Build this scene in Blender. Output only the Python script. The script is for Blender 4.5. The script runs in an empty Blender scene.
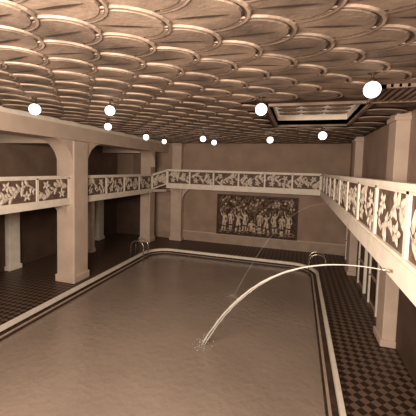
import bpy, math, random
from mathutils import Vector, Matrix, Euler
random.seed(4)
S=bpy.context.scene
try: S.view_settings.view_transform='Standard'
except Exception: pass

# ---------------- materials ----------------
def mat(name,col,rough=.7,var=.12,scale=3,bump=.0,bscale=30,metal=0,spec=.3,emit=None,alpha=1,col2=None,ecol=(1,.9,.76),bdist=.03):
    m=bpy.data.materials.new(name); m.use_nodes=True
    nt=m.node_tree; b=nt.nodes['Principled BSDF']
    b.inputs['Roughness'].default_value=rough; b.inputs['Metallic'].default_value=metal
    b.inputs['Specular IOR Level'].default_value=spec
    tc=nt.nodes.new('ShaderNodeTexCoord')
    n=nt.nodes.new('ShaderNodeTexNoise'); n.inputs['Scale'].default_value=scale; n.inputs['Detail'].default_value=5
    nt.links.new(tc.outputs['Object'],n.inputs['Vector'])
    r=nt.nodes.new('ShaderNodeValToRGB')
    c2=col2 or [c*(1-2*var) for c in col]
    r.color_ramp.elements[0].position=.3; r.color_ramp.elements[0].color=(*c2,1)
    r.color_ramp.elements[1].position=.65; r.color_ramp.elements[1].color=(*[min(1,c*(1+var*.4)) for c in col],1)
    nt.links.new(n.outputs['Fac'],r.inputs['Fac']); nt.links.new(r.outputs['Color'],b.inputs['Base Color'])
    if bump:
        n2=nt.nodes.new('ShaderNodeTexNoise'); n2.inputs['Scale'].default_value=bscale; n2.inputs['Detail'].default_value=3
        nt.links.new(tc.outputs['Object'],n2.inputs['Vector'])
        bp=nt.nodes.new('ShaderNodeBump'); bp.inputs['Strength'].default_value=bump; bp.inputs['Distance'].default_value=bdist
        nt.links.new(n2.outputs['Fac'],bp.inputs['Height']); nt.links.new(bp.outputs['Normal'],b.inputs['Normal'])
    if emit:
        b.inputs['Emission Color'].default_value=(*ecol,1); b.inputs['Emission Strength'].default_value=emit
    if alpha<1: b.inputs['Alpha'].default_value=alpha
    return m
M_wall=mat('plaster_wall',(.36,.235,.165),.85,.10,1.3,.15,60)
M_wallU=mat('upper_gallery_shade_wall',(.24,.15,.10),.85,.12,1.3,.15,60)  # darker copy of the wall plaster, upper gallery shade put into its colour
M_wallL=mat('under_gallery_shade_wall',(.085,.047,.03),.7,.15,1.6,.15,40)  # shade beneath the galleries painted into the wall colour
M_dado=mat('tiled_dado',(.42,.29,.21),.5,.10,2,.1,40)
M_pil=mat('pillar_plaster',(.56,.41,.31),.75,.07,1.5,.15,50)
M_cream=mat('cream_paint',(.82,.69,.56),.55,.06,4)
M_dark=mat('dark_panel',(.16,.095,.065),.7,.25,6)
M_relief=mat('relief_plaster',(.72,.58,.46),.7,.2,14)
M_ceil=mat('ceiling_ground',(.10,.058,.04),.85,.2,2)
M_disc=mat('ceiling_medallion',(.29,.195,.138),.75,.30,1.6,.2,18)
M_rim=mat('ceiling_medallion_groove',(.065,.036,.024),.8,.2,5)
M_rim2=mat('ceiling_medallion_rim',(.38,.265,.195),.7,.3,3)
M_steel=mat('polished_rail',(.7,.6,.49),.25,.05,5,metal=.9)
M_wood=mat('dark_wood',(.07,.037,.023),.5,.3,8)
M_door=mat('painted_door',(.42,.29,.20),.5,.1,5)
M_globe=mat('opal_glass_globe',(.9,.86,.8),.3,.02,5,emit=3.0,ecol=(1,.91,.80))
M_lay=mat('laylight_glass',(.5,.38,.28),.5,.1,4,emit=.25,ecol=(1,.8,.64))
M_fit=mat('lamp_fitting',(.08,.05,.03),.4,.1,5,metal=.6)
M_jet=mat('water_spray',(.95,.87,.78),.3,.05,9,alpha=.45)
M_jet2=mat('fine_water_spray',(.9,.8,.7),.3,.05,9,alpha=.16)
M_fig=mat('mural_figure',(.66,.48,.34),.8,.25,7)
M_leaf=mat('mural_foliage',(.21,.125,.08),.85,.35,9)
M_leafd=mat('mural_ground',(.10,.055,.035),.85,.35,6)
M_fruit=mat('mural_fruit',(.38,.25,.17),.8,.2,8)

def checker(name,c1,c2,scale,rot=45):
    m=bpy.data.materials.new(name); m.use_nodes=True; nt=m.node_tree; b=nt.nodes['Principled BSDF']
    tc=nt.nodes.new('ShaderNodeTexCoord'); mp=nt.nodes.new('ShaderNodeMapping'); ck=nt.nodes.new('ShaderNodeTexChecker')
    mp.inputs['Rotation'].default_value=(0,0,math.radians(rot)); mp.inputs['Location'].default_value=(0,0,.013)
    ck.inputs['Scale'].default_value=scale; ck.inputs['Color1'].default_value=(*c1,1); ck.inputs['Color2'].default_value=(*c2,1)
    nt.links.new(tc.outputs['Object'],mp.inputs['Vector']); nt.links.new(mp.outputs['Vector'],ck.inputs['Vector'])
    nt.links.new(ck.outputs['Color'],b.inputs['Base Color']); b.inputs['Roughness'].default_value=.4; b.inputs['Specular IOR Level'].default_value=.2
    return m
M_floor=checker('checker_tiles',(.145,.09,.06),(.032,.017,.011),6.8)
M_poolwall=mat('pool_tiles',(.40,.29,.22),.4,.1,3)
M_water=mat('pool_water',(.29,.21,.16),.09,.08,.5,.6,6,spec=.6,bdist=.03)

# ---------------- mesh builder ----------------
class MB:
    def __init__(s): s.v=[];s.f=[];s.m=[];s.mats=[];s.sm=[]
    def mi(s,m):
        if m not in s.mats: s.mats.append(m)
        return s.mats.index(m)
    def add(s,vs,fs,m,smooth=False,T=None):
        o=len(s.v)
        s.v+=[tuple(T(*v)) if T else tuple(v) for v in vs]
        i=s.mi(m)
        for f in fs: s.f.append([a+o for a in f]); s.m.append(i); s.sm.append(smooth)
    def box(s,x0,x1,y0,y1,z0,z1,m,T=None):
        vs=[(x,y,z) for z in (z0,z1) for y in (y0,y1) for x in (x0,x1)]
        s.add(vs,[(0,2,3,1),(4,5,7,6),(0,1,5,4),(2,6,7,3),(0,4,6,2),(1,3,7,5)],m,False,T)
    def prism(s,poly,a0,a1,m,axis='x',T=None):
        n=len(poly)
        def mk(a,p):
            return (a,p[0],p[1]) if axis=='x' else ((p[0],a,p[1]) if axis=='y' else (p[0],p[1],a))
        vs=[mk(a0,p) for p in poly]+[mk(a1,p) for p in poly]
        fs=[tuple(range(n))[::-1],tuple(range(n,2*n))]+[(i,(i+1)%n,(i+1)%n+n,i+n) for i in range(n)]
        s.add(vs,fs,m,False,T)
    def obj(s,name,parent=None,bevel=0):
        me=bpy.data.meshes.new(name); me.from_pydata(s.v,[],s.f)
        for m in s.mats: me.materials.append(m)
        me.polygons.foreach_set('material_index',s.m); me.polygons.foreach_set('use_smooth',s.sm)
        me.update()
        import bmesh
        bm=bmesh.new(); bm.from_mesh(me); bmesh.ops.recalc_face_normals(bm,faces=bm.faces); bm.to_mesh(me); bm.free()
        o=bpy.data.objects.new(name,me); S.collection.objects.link(o)
        if parent: o.parent=parent
        if bevel:
            b=o.modifiers.new('bevel','BEVEL'); b.width=bevel; b.segments=2; b.limit_method='ANGLE'
        return o
def empty(name,loc=(0,0,0)):
    e=bpy.data.objects.new(name,None); S.collection.objects.link(e); e.location=loc; e.empty_display_size=.2; return e
def tube(mb,pts,rs,m,seg=8):
    P=[Vector(p) for p in pts]; vs=[];fs=[]
    for i,p in enumerate(P):
        t=(P[min(i+1,len(P)-1)]-P[max(i-1,0)]).normalized()
        a=t.cross(Vector((0,0,1)));
        if a.length<.05: a=t.cross(Vector((1,0,0)))
        a.normalize(); b=t.cross(a)
        r=rs[i] if isinstance(rs,(list,tuple)) else rs
        for k in range(seg):
            an=2*math.pi*k/seg; vs.append(p+a*math.cos(an)*r+b*math.sin(an)*r)
    for i in range(len(P)-1):
        for k in range(seg):
            fs.append((i*seg+k,i*seg+(k+1)%seg,(i+1)*seg+(k+1)%seg,(i+1)*seg+k))
    fs.append(tuple(range(seg))[::-1]); fs.append(tuple(range((len(P)-1)*seg,len(P)*seg)))
    mb.add(vs,fs,m,True)
def lathe(mb,prof,c,m,seg=24):
    vs=[];fs=[]
    for (r,z) in prof:
        for k in range(seg):
            a=2*math.pi*k/seg; vs.append((c[0]+r*math.cos(a),c[1]+r*math.sin(a),c[2]+z))
    for i in range(len(prof)-1):
        for k in range(seg):
            fs.append((i*seg+k,i*seg+(k+1)%seg,(i+1)*seg+(k+1)%seg,(i+1)*seg+k))
    fs.append(tuple(range(seg))); fs.append(tuple(range((len(prof)-1)*seg,len(prof)*seg))[::-1])
    mb.add(vs,fs,m,True)

# ---------------- dimensions ----------------
XL,XR,YF,YB=-11.6,2.6,-2.0,17.5
H=6.05
PX0,PX1,PY0,PY1=-7.5,.98,2.0,14.85

# ---------------- walls ----------------
w=MB(); w.box(XL-.3,XR+.3,YB,YB+.3,0,H,M_wall); w.obj('wall_back')
w=MB(); w.box(-7.0,XR-.02,YB-.05,YB,0,.55,M_dado); w.box(-7.0,XR-.02,YB-.08,YB,.55,.62,M_pil); w.obj('baseboard_back')
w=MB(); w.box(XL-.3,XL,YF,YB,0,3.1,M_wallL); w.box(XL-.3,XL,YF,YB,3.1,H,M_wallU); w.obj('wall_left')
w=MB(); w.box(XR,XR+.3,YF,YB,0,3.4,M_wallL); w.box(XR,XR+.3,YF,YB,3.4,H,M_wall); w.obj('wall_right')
w=MB(); w.box(XL-.3,XR+.3,YF-.3,YF,0,H,M_wall); w.obj('wall_front')
w=MB(); w.box(XL,-9.0,YB-.03,YB,0,3.05,M_wallL); w.box(-10.4,-9.0,YB-.03,YB,3.2,H,M_wallU); w.box(-9.0,-7.55,YB-.04,YB,0.4,2.7,M_dado); w.obj('shade_and_pale_panel_1')  # thin dark sheets carrying painted shade, plus one paler wall panel

def pilaster(x0,x1,y0,y1,z0,z1,cap=True,m=M_pil):
    b=MB(); b.box(x0,x1,y0,y1,z0,z1,m)
    if cap:
        e=.05
        b.box(max(x0-e,XL),min(x1+e,XR),y0-e,min(y1+e,YB),z1-.22,z1-.1,m)
        b.box(max(x0-e,XL),min(x1+e,XR),y0-e,min(y1+e,YB),z0,z0+.18,m)
    return b.obj('wall_pilaster',bevel=.015)
for y in (2.2,8.6,14.2):
    pilaster(XR-.32,XR,y,y+.65,3.5,H)
    pilaster(XR-.32,XR,y,y+.65,0,3.3)
for y in (4.0,6.6,9.4,12.4,15.2):
    pilaster(XL,XL+.25,y,y+.5,0,3.05,m=M_cream)
pilaster(-7.5,-6.8,YB-.45,YB,0,3.3)
pilaster(-7.5,-6.9,YB-.35,YB,3.5,H)
for y in (7.2,12.9):
    b=MB(); b.box(-10.3,-10.05,y,y+.25,0,3.05,M_cream); b.box(-10.34,-10.01,y-.04,y+.29,0,.2,M_cream); b.box(-10.34,-10.01,y-.04,y+.29,2.85,3.05,M_cream); b.obj('gallery_post',bevel=.01)

# ---------------- floor with pool opening ----------------
def rrect(x0,x1,y0,y1,r,n=10):
    pts=[]
    for cx,cy,a0 in ((x1-r,y1-r,0),(x0+r,y1-r,90),(x0+r,y0+r,180),(x1-r,y0+r,270)):
        for k in range(n+1):
            a=math.radians(a0+90*k/n); pts.append((cx+r*math.cos(a),cy+r*math.sin(a)))
    return pts
def curve_fill(name,outs,z,ext,m):
    cu=bpy.data.curves.new(name,'CURVE'); cu.dimensions='2D'; cu.fill_mode='BOTH'; cu.extrude=ext/2
    for pts in outs:
        sp=cu.splines.new('POLY'); sp.points.add(len(pts)-1)
        for i,p in enumerate(pts): sp.points[i].co=(p[0],p[1],0,1)
        sp.use_cyclic_u=True
    o=bpy.data.objects.new(name+'_c',cu); S.collection.objects.link(o)
    bpy.context.view_layer.update()
    me=bpy.data.meshes.new_from_object(o.evaluated_get(bpy.context.evaluated_depsgraph_get()))
    bpy.data.objects.remove(o)
    for v in me.vertices: v.co.z+=z
    me.materials.clear(); me.materials.append(m)
    ob=bpy.data.objects.new(name,me); S.collection.objects.link(ob); return ob
R=1.15
curve_fill('floor',[[(XL,YF),(XR,YF),(XR,YB),(XL,YB)],rrect(PX0,PX1,PY0,PY1,R)],-.1,.2,M_floor)
pool=empty('swimming_pool')
o=curve_fill('curb',[rrect(PX0-.05,PX1+.05,PY0-.05,PY1+.05,R+.05),rrect(PX0+.05,PX1-.05,PY0+.05,PY1-.05,R-.05)],.04,.12,M_cream); o.parent=pool
o=curve_fill('gutter',[rrect(PX0+.0,PX1,PY0,PY1,R),rrect(PX0+.28,PX1-.28,PY0+.28,PY1-.28,R-.28)],-.13,.1,M_wood); o.parent=pool
o=curve_fill('inner_lip',[rrect(PX0+.17,PX1-.17,PY0+.17,PY1-.17,R-.17),rrect(PX0+.23,PX1-.23,PY0+.23,PY1-.23,R-.23)],-.1,.08,M_poolwall); o.parent=pool
o=curve_fill('water',[rrect(PX0+.22,PX1-.22,PY0+.22,PY1-.22,R-.22)],-.2,.12,M_water); o.parent=pool

# ---------------- pillars & beams left ----------------
def pillar(x0,x1,y0,y1,ztop=5.4):
    b=MB(); b.box(x0,x1,y0,y1,0,ztop,M_pil)
    b.box(x0-.05,x1+.05,y0-.05,y1+.05,0,.3,M_pil)
    b.obj('pillar',bevel=.04)
pillar(-8.75,-7.95,9.2,10.0); pillar(-8.75,-7.95,2.6,3.4); pillar(-8.95,-8.3,15.85,16.5)
b=MB(); b.box(-8.8,-7.9,YF,YB,5.4,H,M_pil); b.box(-8.85,-7.85,YF,YB,H-.15,H-.0,M_cream)
def fil(b,y,sgn,r,x0,x1,z=5.4):
    poly=[(y,z),(y,z-r)]+[(y+sgn*(r-r*math.cos(math.radians(a))), z-r+r*math.sin(math.radians(a))) for a in range(9,90,9)]+[(y+sgn*r,z)]
    b.prism(poly,x0,x1,M_pil,'x')
fil(b,9.2,-1,.95,-8.7,-8.0); fil(b,10.0,1,.95,-8.7,-8.0); fil(b,15.85,-1,.9,-8.7,-8.0); fil(b,3.4,1,.95,-8.7,-8.0)
for y0,y1 in ((9.25,9.95),(2.65,3.35),(15.9,16.45)):
    b.box(XL,-8.8,y0,y1,5.3,H,M_pil)
b.obj('ceiling_beam',bevel=.02)

# ---------------- ceiling ----------------
SX0,SX1,SY0,SY1=-.75,1.4,7.3,10.6
c=MB()
for (x0,x1,y0,y1) in ((XL,SX0,YF,YB),(SX1,XR,YF,YB),(SX0,SX1,YF,SY0),(SX0,SX1,SY1,YB)):
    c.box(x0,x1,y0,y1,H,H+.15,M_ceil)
c.box(SX0-.1,SX1+.1,SY0-.1,SY1+.1,H+.3,H+.4,M_lay)
for (x0,x1,y0,y1) in ((SX0-.1,SX0,SY0-.1,SY1+.1),(SX1,SX1+.1,SY0-.1,SY1+.1),(SX0,SX1,SY0-.1,SY0),(SX0,SX1,SY1,SY1+.1)):
    c.box(x0,x1,y0,y1,H+.0,H+.35,M_cream)
ceil=c.obj('ceiling')
def medal(mb,cx,cy,R,z,seg=24,squash=.8,ang=0,tilt=(0,0),base=.02,mats=None):
    prof=[(0,.012),(.45,.018),(.80,.02),(.83,.004),(.88,.004),(.915,.022),(.975,.022),(1,.0)]
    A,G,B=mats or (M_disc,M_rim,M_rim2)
    mt=[A,A,A,G,G,B,B]
    ca,sa=math.cos(ang),math.sin(ang)
    def P(r,a,h):
        x=R*r*math.cos(a); y=R*squash*r*math.sin(a)
        X=x*ca-y*sa; Y=x*sa+y*ca
        return (cx+X,cy+Y,z-h-(base+tilt[0]*X+tilt[1]*Y))
    for i in range(len(prof)-1):
        (r0,h0),(r1,h1)=prof[i],prof[i+1]
        if i==0:
            vs=[P(0,0,h0)]+[P(r1,2*math.pi*k/seg,h1) for k in range(seg)]
            mb.add(vs,[(0,k+1,(k+1)%seg+1) for k in range(seg)],mt[i])
        else:
            vs=[P(r0,2*math.pi*k/seg,h0) for k in range(seg)]+[P(r1,2*math.pi*k/seg,h1) for k in range(seg)]
            mb.add(vs,[(k,(k+1)%seg,(k+1)%seg+seg,k+seg) for k in range(seg)],mt[i])
    vs=[];n=8
    for k in range(n+1):
        x=-.6+1.2*k/n; wv=.05*math.sin(math.pi*k/n)+.004
        for sg in (-1,1):
            a=math.atan2(sg*wv,x); r=math.hypot(x,sg*wv); vs.append(P(r,a,.03))
    mb.add(vs,[(2*k,2*k+1,2*k+3,2*k+2) for k in range(n)],G)
md=MB()
dx,dy=.84,.50
j=0; y=YF+.4
rr=random.Random(3)
while y<YB-.4:
    x=-7.3+(.42 if j%2 else 0)
    while x<XR-.45:
        if not (SX0-.46<x<SX1+.46 and SY0-.40<y<SY1+.40):
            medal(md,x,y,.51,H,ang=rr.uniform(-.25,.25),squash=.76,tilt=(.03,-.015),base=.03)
        x+=dx
    y+=dy; j+=1
yy=SY0+.38
while yy<SY1-.2:
    xx=SX0+.4
    while xx<SX1-.3:
        medal(md,xx,yy,.34,H+.3,mats=(M_relief,M_disc,M_relief)); xx+=.68
    yy+=.58
md.obj('ceiling_medallions',parent=ceil)
t=MB()
for (x0,x1,y0,y1) in ((SX0-.08,SX0+.0,SY0-.08,SY1+.08),(SX1,SX1+.08,SY0-.08,SY1+.08),(SX0-.08,SX1+.08,SY0-.08,SY0),(SX0-.08,SX1+.08,SY1,SY1+.08)):
    t.box(x0,x1,y0,y1,H-.06,H,M_disc)
t.obj('coffer_frame',parent=ceil)
g=MB()
gx0,gx1,gy0,gy1=1.25,2.2,5.6,6.8
for (x0,x1,y0,y1) in ((gx0,gx0+.06,gy0,gy1),(gx1-.06,gx1,gy0,gy1),(gx0,gx1,gy0,gy0+.06),(gx0,gx1,gy1-.06,gy1)): g.box(x0,x1,y0,y1,H-.16,H-.1,M_disc)
for k in range(7): g.box(gx0+.12+k*.12,gx0+.16+k*.12,gy0,gy1,H-.15,H-.1,M_disc)
g.box(gx0,gx1,gy0,gy1,H-.1,H-.0,M_ceil)
g.obj('ceiling_vent_grille')

# ---------------- galleries ----------------
def slab(poly,z0,z1):
    b=MB(); b.prism(poly,z0,z1,M_pil,'z'); return b
def leaf(mb,T,s,z,L,W,ang,m,t0=-.045,h=.03):
    seg=8; vs=[(s,t0-h,z)]
    for k in range(seg):
        a=2*math.pi*k/seg; x=L*math.cos(a); y=W*math.sin(a)*(1-.35*math.cos(a))
        vs.append((s+x*math.cos(ang)-y*math.sin(ang),t0,z+x*math.sin(ang)+y*math.cos(ang)))
    mb.add(vs,[(0,k+1,(k+1)%seg+1) for k in range(seg)],m,False,T)
def rail(p0,p1,n,hz,parent,side=1,seed=0):
    rnd=random.Random(seed)
    a=Vector(p0);bb=Vector(p1); d=bb-a; Lh=math.hypot(d.x,d.y); ux,uy=d.x/Lh,d.y/Lh; nx,ny=-uy*side,ux*side; sl=d.z/Lh
    T=lambda s,t,z:(a.x+ux*s+nx*t, a.y+uy*s+ny*t, a.z+sl*s+z)
    mb=MB()
    mb.box(0,Lh,-.08,.08,hz-.08,hz,M_cream,T)
    mb.box(0,Lh,-.05,.05,hz-.12,hz-.08,M_cream,T)
    mb.box(0,Lh,-.06,.06,0,.07,M_cream,T)
    mb.box(0,Lh,-.015,.015,.07,hz-.12,M_dark,T)
    w=Lh/n
    for i in range(n+1):
        s=min(max(i*w,.045),Lh-.045)
        mb.box(s-.045,s+.045,-.05,.05,.0,hz-.08,M_cream,T)
    z0,z1=.07,hz-.12; hh=z1-z0
    for i in range(n):
        s0,s1=i*w+.04,(i+1)*w-.04; W=s1-s0
        ph=rnd.choice([0,math.pi]); N=14; pts=[]
        for k in range(N+1):
            s=s0+W*k/N; z=z0+hh*(.5+.26*math.sin(ph+2*math.pi*k/N)); pts.append((s,z))
        for k in range(N):
            (sa,za),(sb,zb)=pts[k],pts[k+1]
            mb.add([(sa,-.03,za-.02),(sb,-.03,zb-.02),(sb,-.03,zb+.02),(sa,-.03,za+.02)],[(0,1,2,3)],M_relief,False,T)
        for side2 in (-1,1):
          for k in range(1,N,1):
            if rnd.random()<.25: continue
            s,z=pts[k]; an=rnd.uniform(.4,1.4)*side2+rnd.uniform(-.4,.4)
            L=hh*rnd.uniform(.12,.22)
            cs=min(max(s+math.cos(an)*L,s0+.1),s1-.1); cz=min(max(z+math.sin(an)*L*1.1,z0+.08),z1-.08)
            leaf(mb,T,cs,cz,L,L*.42,an,M_relief,-.02,.022)
        for fc in (.25,.75):
            cs=s0+W*fc; cz=z0+hh*(.5-.22*math.sin(ph+2*math.pi*fc)); r=hh*.13
            for q in range(5):
                an=q*2*math.pi/5+ph+fc
                leaf(mb,T,cs+math.cos(an)*r,cz+math.sin(an)*r,r*.85,r*.5,an,M_relief,-.028,.022)
    return mb.obj('balustrade',parent=parent)
ZG,ZL=3.5,3.2
E=empty('gallery_balcony')
b=slab([(1.15,YF),(XR,YF),(XR,YB),(1.15,YB)],3.3,3.5); b.box(1.11,1.3,YF,16.46,3.26,3.53,M_cream); b.obj('deck_1',parent=E)
rail((1.2,16.5,ZG),(1.2,-1.9,ZG),13,.9,E,side=1,seed=1)
b=slab([(-7.55,16.5),(1.149,16.5),(1.149,YB),(-7.55,YB)],3.3,3.5); b.box(-7.55,1.11,16.46,16.6,3.27,3.53,M_cream); b.obj('deck_2',parent=E)
rail((-7.55,16.58,ZG),(1.15,16.58,ZG),6,.9,E,side=1,seed=2)
b=slab([(XL,YF),(-8.2,YF),(-8.2,15.75),(-7.56,16.5),(-7.56,YB),(XL,YB)],3.05,3.2); b.box(-8.24,-8.1,YF,15.75,3.02,3.23,M_cream)
b.obj('deck_3',parent=E)
rail((-8.17,9.2,ZL),(-8.17,3.4,ZL),4,.9,E,side=-1,seed=3)
rail((-8.17,15.75,ZL),(-8.17,10.0,ZL),4,.9,E,side=-1,seed=5)
rail((-8.17,15.75,ZL),(-7.56,16.56,ZG),1,.9,E,side=1,seed=6)
def bracket(poly,a0,a1,axis,name='bracket'):
    b=MB(); b.prism(poly,a0,a1,M_pil,axis); b.obj(name,parent=E,bevel=.01)
def quarter(p,sgn,r,z):
    return [(p,z),(p,z-r)]+[(p+sgn*(r-r*math.cos(math.radians(a))), z-r+r*math.sin(math.radians(a))) for a in range(9,90,9)]+[(p+sgn*r,z)]
bracket(quarter(YB-.45,-1,.5,3.3),-7.4,-6.9,'x')
bracket(quarter(-6.8,1,.9,3.3),YB-.35,YB-.1,'y')
bracket(quarter(9.2,-1,.6,3.05),-8.65,-8.25,'x'); bracket(quarter(10.0,1,.6,3.05),-8.65,-8.25,'x')
bracket(quarter(15.85,-1,.6,3.05),-8.75,-8.35,'x')
for y in (2.35,8.75,14.35): bracket(quarter(XR-.32,-1,.9,3.3),y,y+.35,'y')

# ---------------- doors on right wall ----------------
def door(i,y):
    b=MB(); x=XR-.002
    b.box(x-.1,x,y,y+.1,0,2.25,M_cream); b.box(x-.1,x,y+1.1,y+1.2,0,2.25,M_cream); b.box(x-.1,x,y,y+1.2,2.25,2.37,M_cream)
    b.box(x-.05,x,y+.1,y+1.1,0,2.25,M_door)
    for (z0,z1) in ((.2,.95),(1.1,2.1)):
        b.box(x-.07,x-.05,y+.22,y+.56,z0,z1,M_wood); b.box(x-.07,x-.05,y+.64,y+.98,z0,z1,M_wood)
    lathe(b,[(.001,-.03),(.03,-.02),(.03,.02),(.001,.03)],(x-.1,y+1.03,1.02),M_steel,10)
    b.obj('door_%d'%i,bevel=.006)
door(1,12.2); door(2,15.6); door(3,10.3)

# ---------------- mural ----------------
mx0,mx1,mz0,mz1=-4.55,.0,.66,2.93
mu=MB(); yw=YB
mu.box(mx0,mx1,yw-.06,yw,mz0,mz1,M_leafd)
for (x0,x1,z0,z1) in ((mx0-.07,mx0,mz0-.07,mz1+.07),(mx1,mx1+.07,mz0-.07,mz1+.07),(mx0,mx1,mz0-.07,mz0),(mx0,mx1,mz1,mz1+.07)):
    mu.box(x0,x1,yw-.1,yw,z0,z1,M_wood)
def poly(pts,m,y):
    n=len(pts); vs=[(p[0],y,p[1]) for p in pts]+[(p[0],yw-.06,p[1]) for p in pts]
    mu.add(vs,[tuple(range(n))]+[(i,(i+1)%n,(i+1)%n+n,i+n) for i in range(n)],m)
def ell(cx,cz,a,b,m,y,rot=0,n=14):
    poly([(cx+a*math.cos(t)*math.cos(rot)-b*math.sin(t)*math.sin(rot),cz+a*math.cos(t)*math.sin(rot)+b*math.sin(t)*math.cos(rot)) for t in [2*math.pi*k/n for k in range(n)]],m,y)
def limb(p,q,r0,r1,m,y):
    a=math.atan2(q[1]-p[1],q[0]-p[0]); pts=[]
    for k in range(7): t=a+math.pi/2+math.pi*k/6; pts.append((p[0]+r0*math.cos(t),p[1]+r0*math.sin(t)))
    for k in range(7): t=a-math.pi/2+math.pi*k/6; pts.append((q[0]+r1*math.cos(t),q[1]+r1*math.sin(t)))
    poly(pts,m,y)
rd=random.Random(9)
for tx in (-4.1,-3.2,-2.3,-1.35,-.5):
    limb((tx,mz0+.25),(tx+rd.uniform(-.1,.1),2.2),.06,.04,M_leaf,yw-.066)
for k in range(240):
    x=rd.uniform(mx0+.12,mx1-.12); z=rd.uniform(1.95,mz1-.08)
    ell(x,z,.1,.045,rd.choice([M_leaf,M_leaf,M_leaf,M_fruit]) ,yw-.068-.0001*k,rd.uniform(0,3.1),8)
for k in range(34):
    ell(rd.uniform(mx0+.15,mx1-.15),rd.uniform(2.1,mz1-.12),.06,.06,M_fig,yw-.105,0,10)
for k in range(90):
    ell(rd.uniform(mx0+.12,mx1-.12),rd.uniform(mz0+.05,mz0+.35),.08,.025,rd.choice([M_leaf,M_fruit]),yw-.067-.0001*k,rd.uniform(-.4,.4),8)
def figure(x,z0,h,f=1,pose=0,y=-.11):
    Y=yw+y; u=h/7.5
    def P(a,b): return (x+f*a*u,z0+b*u)
    if pose<3:
        hip,hip2=P(-.28,3.8),P(.28,3.8)
        if pose==0: kn,kn2,ft,ft2=P(-.35,2),P(.45,2.1),P(-.35,.15),P(.75,.2)
        elif pose==1: kn,kn2,ft,ft2=P(-.5,2),P(.8,2.3),P(-.9,.2),P(.7,.3)
        else: kn,kn2,ft,ft2=P(-.2,2),P(.3,2),P(-.3,.1),P(.35,.1)
        neck=P(.1,6.2); sh,sh2=P(-.6,5.9),P(.75,5.9)
        if pose==0: el,ha,el2,ha2=P(-1.1,4.8),P(-1.0,3.6),P(1.3,6.9),P(1.5,8.0)
        elif pose==1: el,ha,el2,ha2=P(-1.3,6.5),P(-1.2,7.7),P(1.4,5.0),P(2.2,5.4)
        else: el,ha,el2,ha2=P(-1.0,4.7),P(-.3,4.0),P(1.15,4.7),P(1.0,3.5)
        head=P(.15,6.95)
    else:
        hip,hip2=P(-.3,1.0),P(.2,1.0); kn,kn2=P(1.5,1.9),P(1.6,1.0); ft,ft2=P(2.2,.2),P(3.2,.3)
        neck=P(-.1,3.4); sh,sh2=P(-.7,3.1),P(.5,3.1); el,ha,el2,ha2=P(-1.1,2),P(-1.3,.7),P(1.2,2.6),P(1.9,2.2); head=P(0,4.15)
    for a,b_,r0,r1 in ((hip,kn,.42,.3),(kn,ft,.3,.16),(hip2,kn2,.42,.3),(kn2,ft2,.3,.16),(sh,el,.24,.18),(el,ha,.18,.12),(sh2,el2,.24,.18),(el2,ha2,.18,.12)):
        limb(a,b_,r0*u,r1*u,M_fig,Y)
    mid=((hip[0]+hip2[0])/2,(hip[1]+hip2[1])/2)
    poly([(hip[0]-f*.3*u,hip[1]-.1*u),(hip2[0]+f*.3*u,hip2[1]-.1*u),(mid[0]*.5+neck[0]*.5+f*.42*u,mid[1]*.5+neck[1]*.5),(sh2[0]+f*.1*u,sh2[1]+.15*u),(neck[0],neck[1]+.2*u),(sh[0]-f*.1*u,sh[1]+.15*u),(mid[0]*.5+neck[0]*.5-f*.42*u,mid[1]*.5+neck[1]*.5)],M_fig,Y-.004)
    limb(neck,head,.18*u,.2*u,M_fig,Y-.004)
    ell(head[0],head[1],.36*u,.48*u,M_fig,Y-.006)
    ell(head[0]-f*.12*u,head[1]+.22*u,.38*u,.34*u,M_wood,Y-.008)
    ell(ft[0]+f*.2*u,ft[1],.32*u,.13*u,M_fig,Y); ell(ft2[0]+f*.2*u,ft2[1],.32*u,.13*u,M_fig,Y)
xs=[-4.15,-3.75,-3.3,-2.9,-2.5,-2.05,-1.65,-1.2,-.8,-.42]
ps=[0,2,1,0,3,2,1,0,2,0]
for i,(x,p) in enumerate(zip(xs,ps)):
    figure(x,mz0+.12+(.1 if i%2 else 0),1.22 if p<3 else 1.35,1 if i%3 else -1,p,-.11-.01*(i%2))
mu.obj('wall_mural')

# ---------------- globe lamps ----------------
L=[(1.0,5.1,.12),(-.8,6.34,.12),(-5.88,5.55,.125),(-4.16,5.96,.11),(-5.9,8.35,.11),(.74,11.2,.14),(-1.19,12.7,.13),(-3.94,12.2,.12),(-3.93,13.9,.12),(-6.25,11.5,.12),(-6.3,13.4,.11)]
for x,y,r in L:
    e=empty('globe_pendant_lamp',(x,y,0))
    zc=5.75
    mb=MB(); prof=[(r*math.sin(math.pi*k/14)+.001,-r*math.cos(math.pi*k/14)) for k in range(15)]
    lathe(mb,prof,(0,0,zc),M_globe,20); mb.obj('globe',parent=e)
    mb=MB(); top=H-.01
    lathe(mb,[(.05,r-.02),(.055,r+.02),(.02,r+.04),(.015,top-zc-.07),(.07,top-zc-.05),(.07,top-zc)],(0,0,zc),M_fit,14); mb.obj('stem',parent=e)

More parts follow.
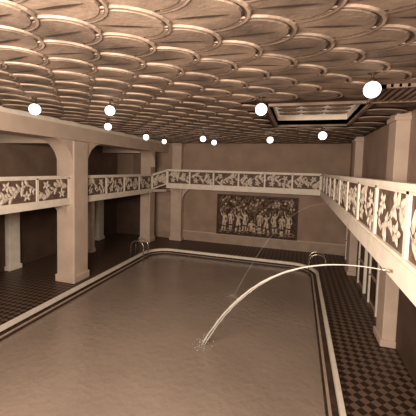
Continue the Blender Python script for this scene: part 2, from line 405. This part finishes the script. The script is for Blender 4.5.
# ---------------- water jets ----------------
def jet(name,a,b,bb,n,r0,r1,spread,seed,m,ns):
    rd=random.Random(seed); mb=MB(); A=Vector(a);B=Vector(b)
    for k in range(n):
        Bk=B+Vector((rd.uniform(-spread,spread),rd.uniform(-spread,spread),0)); pts=[];rs=[]
        dz=A.z-Bk.z
        for i in range(33):
            t=i/32; p=A.lerp(Bk,t); p.z=A.z+bb*t-(dz+bb)*t*t
            p+=Vector((rd.uniform(-1,1),rd.uniform(-1,1),rd.uniform(-1,1)))*.01*t
            pts.append(p); rs.append(r0+(r1-r0)*t)
        tube(mb,pts,rs,m,6)
        for q in range(14):
            t=rd.uniform(.5,1); p=A.lerp(Bk,t); p.z=A.z+bb*t-(dz+bb)*t*t
            p+=Vector((rd.uniform(-1,1),rd.uniform(-1,1),rd.uniform(-1,1)))*.07*t
            rr=rd.uniform(.005,.010)
            lathe(mb,[(.001,-rr),(rr,0),(.001,rr)],p,m,6)
    for q in range(ns):
        an=rd.uniform(0,6.28); d=rd.uniform(0,.35)*math.sqrt(rd.random()+.1); rr=rd.uniform(.006,.016)
        p=(B.x+math.cos(an)*d,B.y+math.sin(an)*d*1.3,-.12+abs(rd.gauss(0,.07)))
        lathe(mb,[(.001,-rr),(rr,0),(.001,rr)],p,m,6)
    o=mb.obj(name)
    mb=MB(); tube(mb,[(A.x+.03,A.y,A.z),(A.x-.06,A.y,A.z+.01)],[.022,.014],M_steel,10); mb.obj('nozzle',parent=o)
jet('water_jet',(1.04,3.9,3.37),(-2.2,7.3,-.13),-.5,4,.005,.016,.05,1,M_jet,60)
jet('water_jet',(1.04,11.5,3.34),(-2.1,10.4,-.13),.3,1,.005,.008,.05,2,M_jet2,120)
# ---------------- ladders ----------------
def ladder(x,y,dirx,diry):
    e=empty('pool_ladder',(x,y,0)); px,py=-diry,dirx
    for s in (-.24,.24):
        mb=MB(); pts=[]
        pts.append((px*s-dirx*.35,py*s-diry*.35,0))
        for k in range(13):
            a=math.pi*k/12; pts.append((px*s-dirx*.35*math.cos(a),py*s-diry*.35*math.cos(a),.55+.3*math.sin(a)))
        pts.append((px*s+dirx*.35,py*s+diry*.35,-.14))
        tube(mb,pts,.025,M_steel,8); mb.obj('handrail',parent=e)
    mb=MB()
    tube(mb,[(px*-.24+dirx*.35,py*-.24+diry*.35,-.1),(px*.24+dirx*.35,py*.24+diry*.35,-.1)],.02,M_steel,8); mb.obj('rung',parent=e)
ladder(.98,14.1,-1,0); ladder(-7.45,13.2,1,0)

# ---------------- lights ----------------
def area(name,loc,rot,sx,sy,en):
    l=bpy.data.lights.new(name,'AREA'); l.shape='RECTANGLE'; l.size=sx; l.size_y=sy; l.energy=en; l.color=(1,.91,.80)
    o=bpy.data.objects.new(name,l); o.location=loc; o.rotation_euler=[math.radians(a) for a in rot]; S.collection.objects.link(o)
area('camera_side_fill',(-2.5,-.8,4.9),(78,0,6),5,1.2,1250)  # added fill lamp behind the camera; the front wall has no window
W=bpy.data.worlds.new('world'); S.world=W; W.use_nodes=True
W.node_tree.nodes['Background'].inputs[0].default_value=(1,.85,.7,1); W.node_tree.nodes['Background'].inputs[1].default_value=.3

# ---------------- camera ----------------
cd=bpy.data.cameras.new('camera'); cam=bpy.data.objects.new('camera',cd); S.collection.objects.link(cam); S.camera=cam
cd.sensor_width=36; cd.lens=36*300/416
cd.shift_y=-20/416
cam.matrix_world=Matrix.Translation((0,0,4.5))@Matrix.Rotation(math.radians(16.7),4,'Z')@Matrix.Rotation(math.radians(90-3.7),4,'X')@Matrix.Rotation(math.radians(1.6),4,'Z')
cd.clip_start=.05
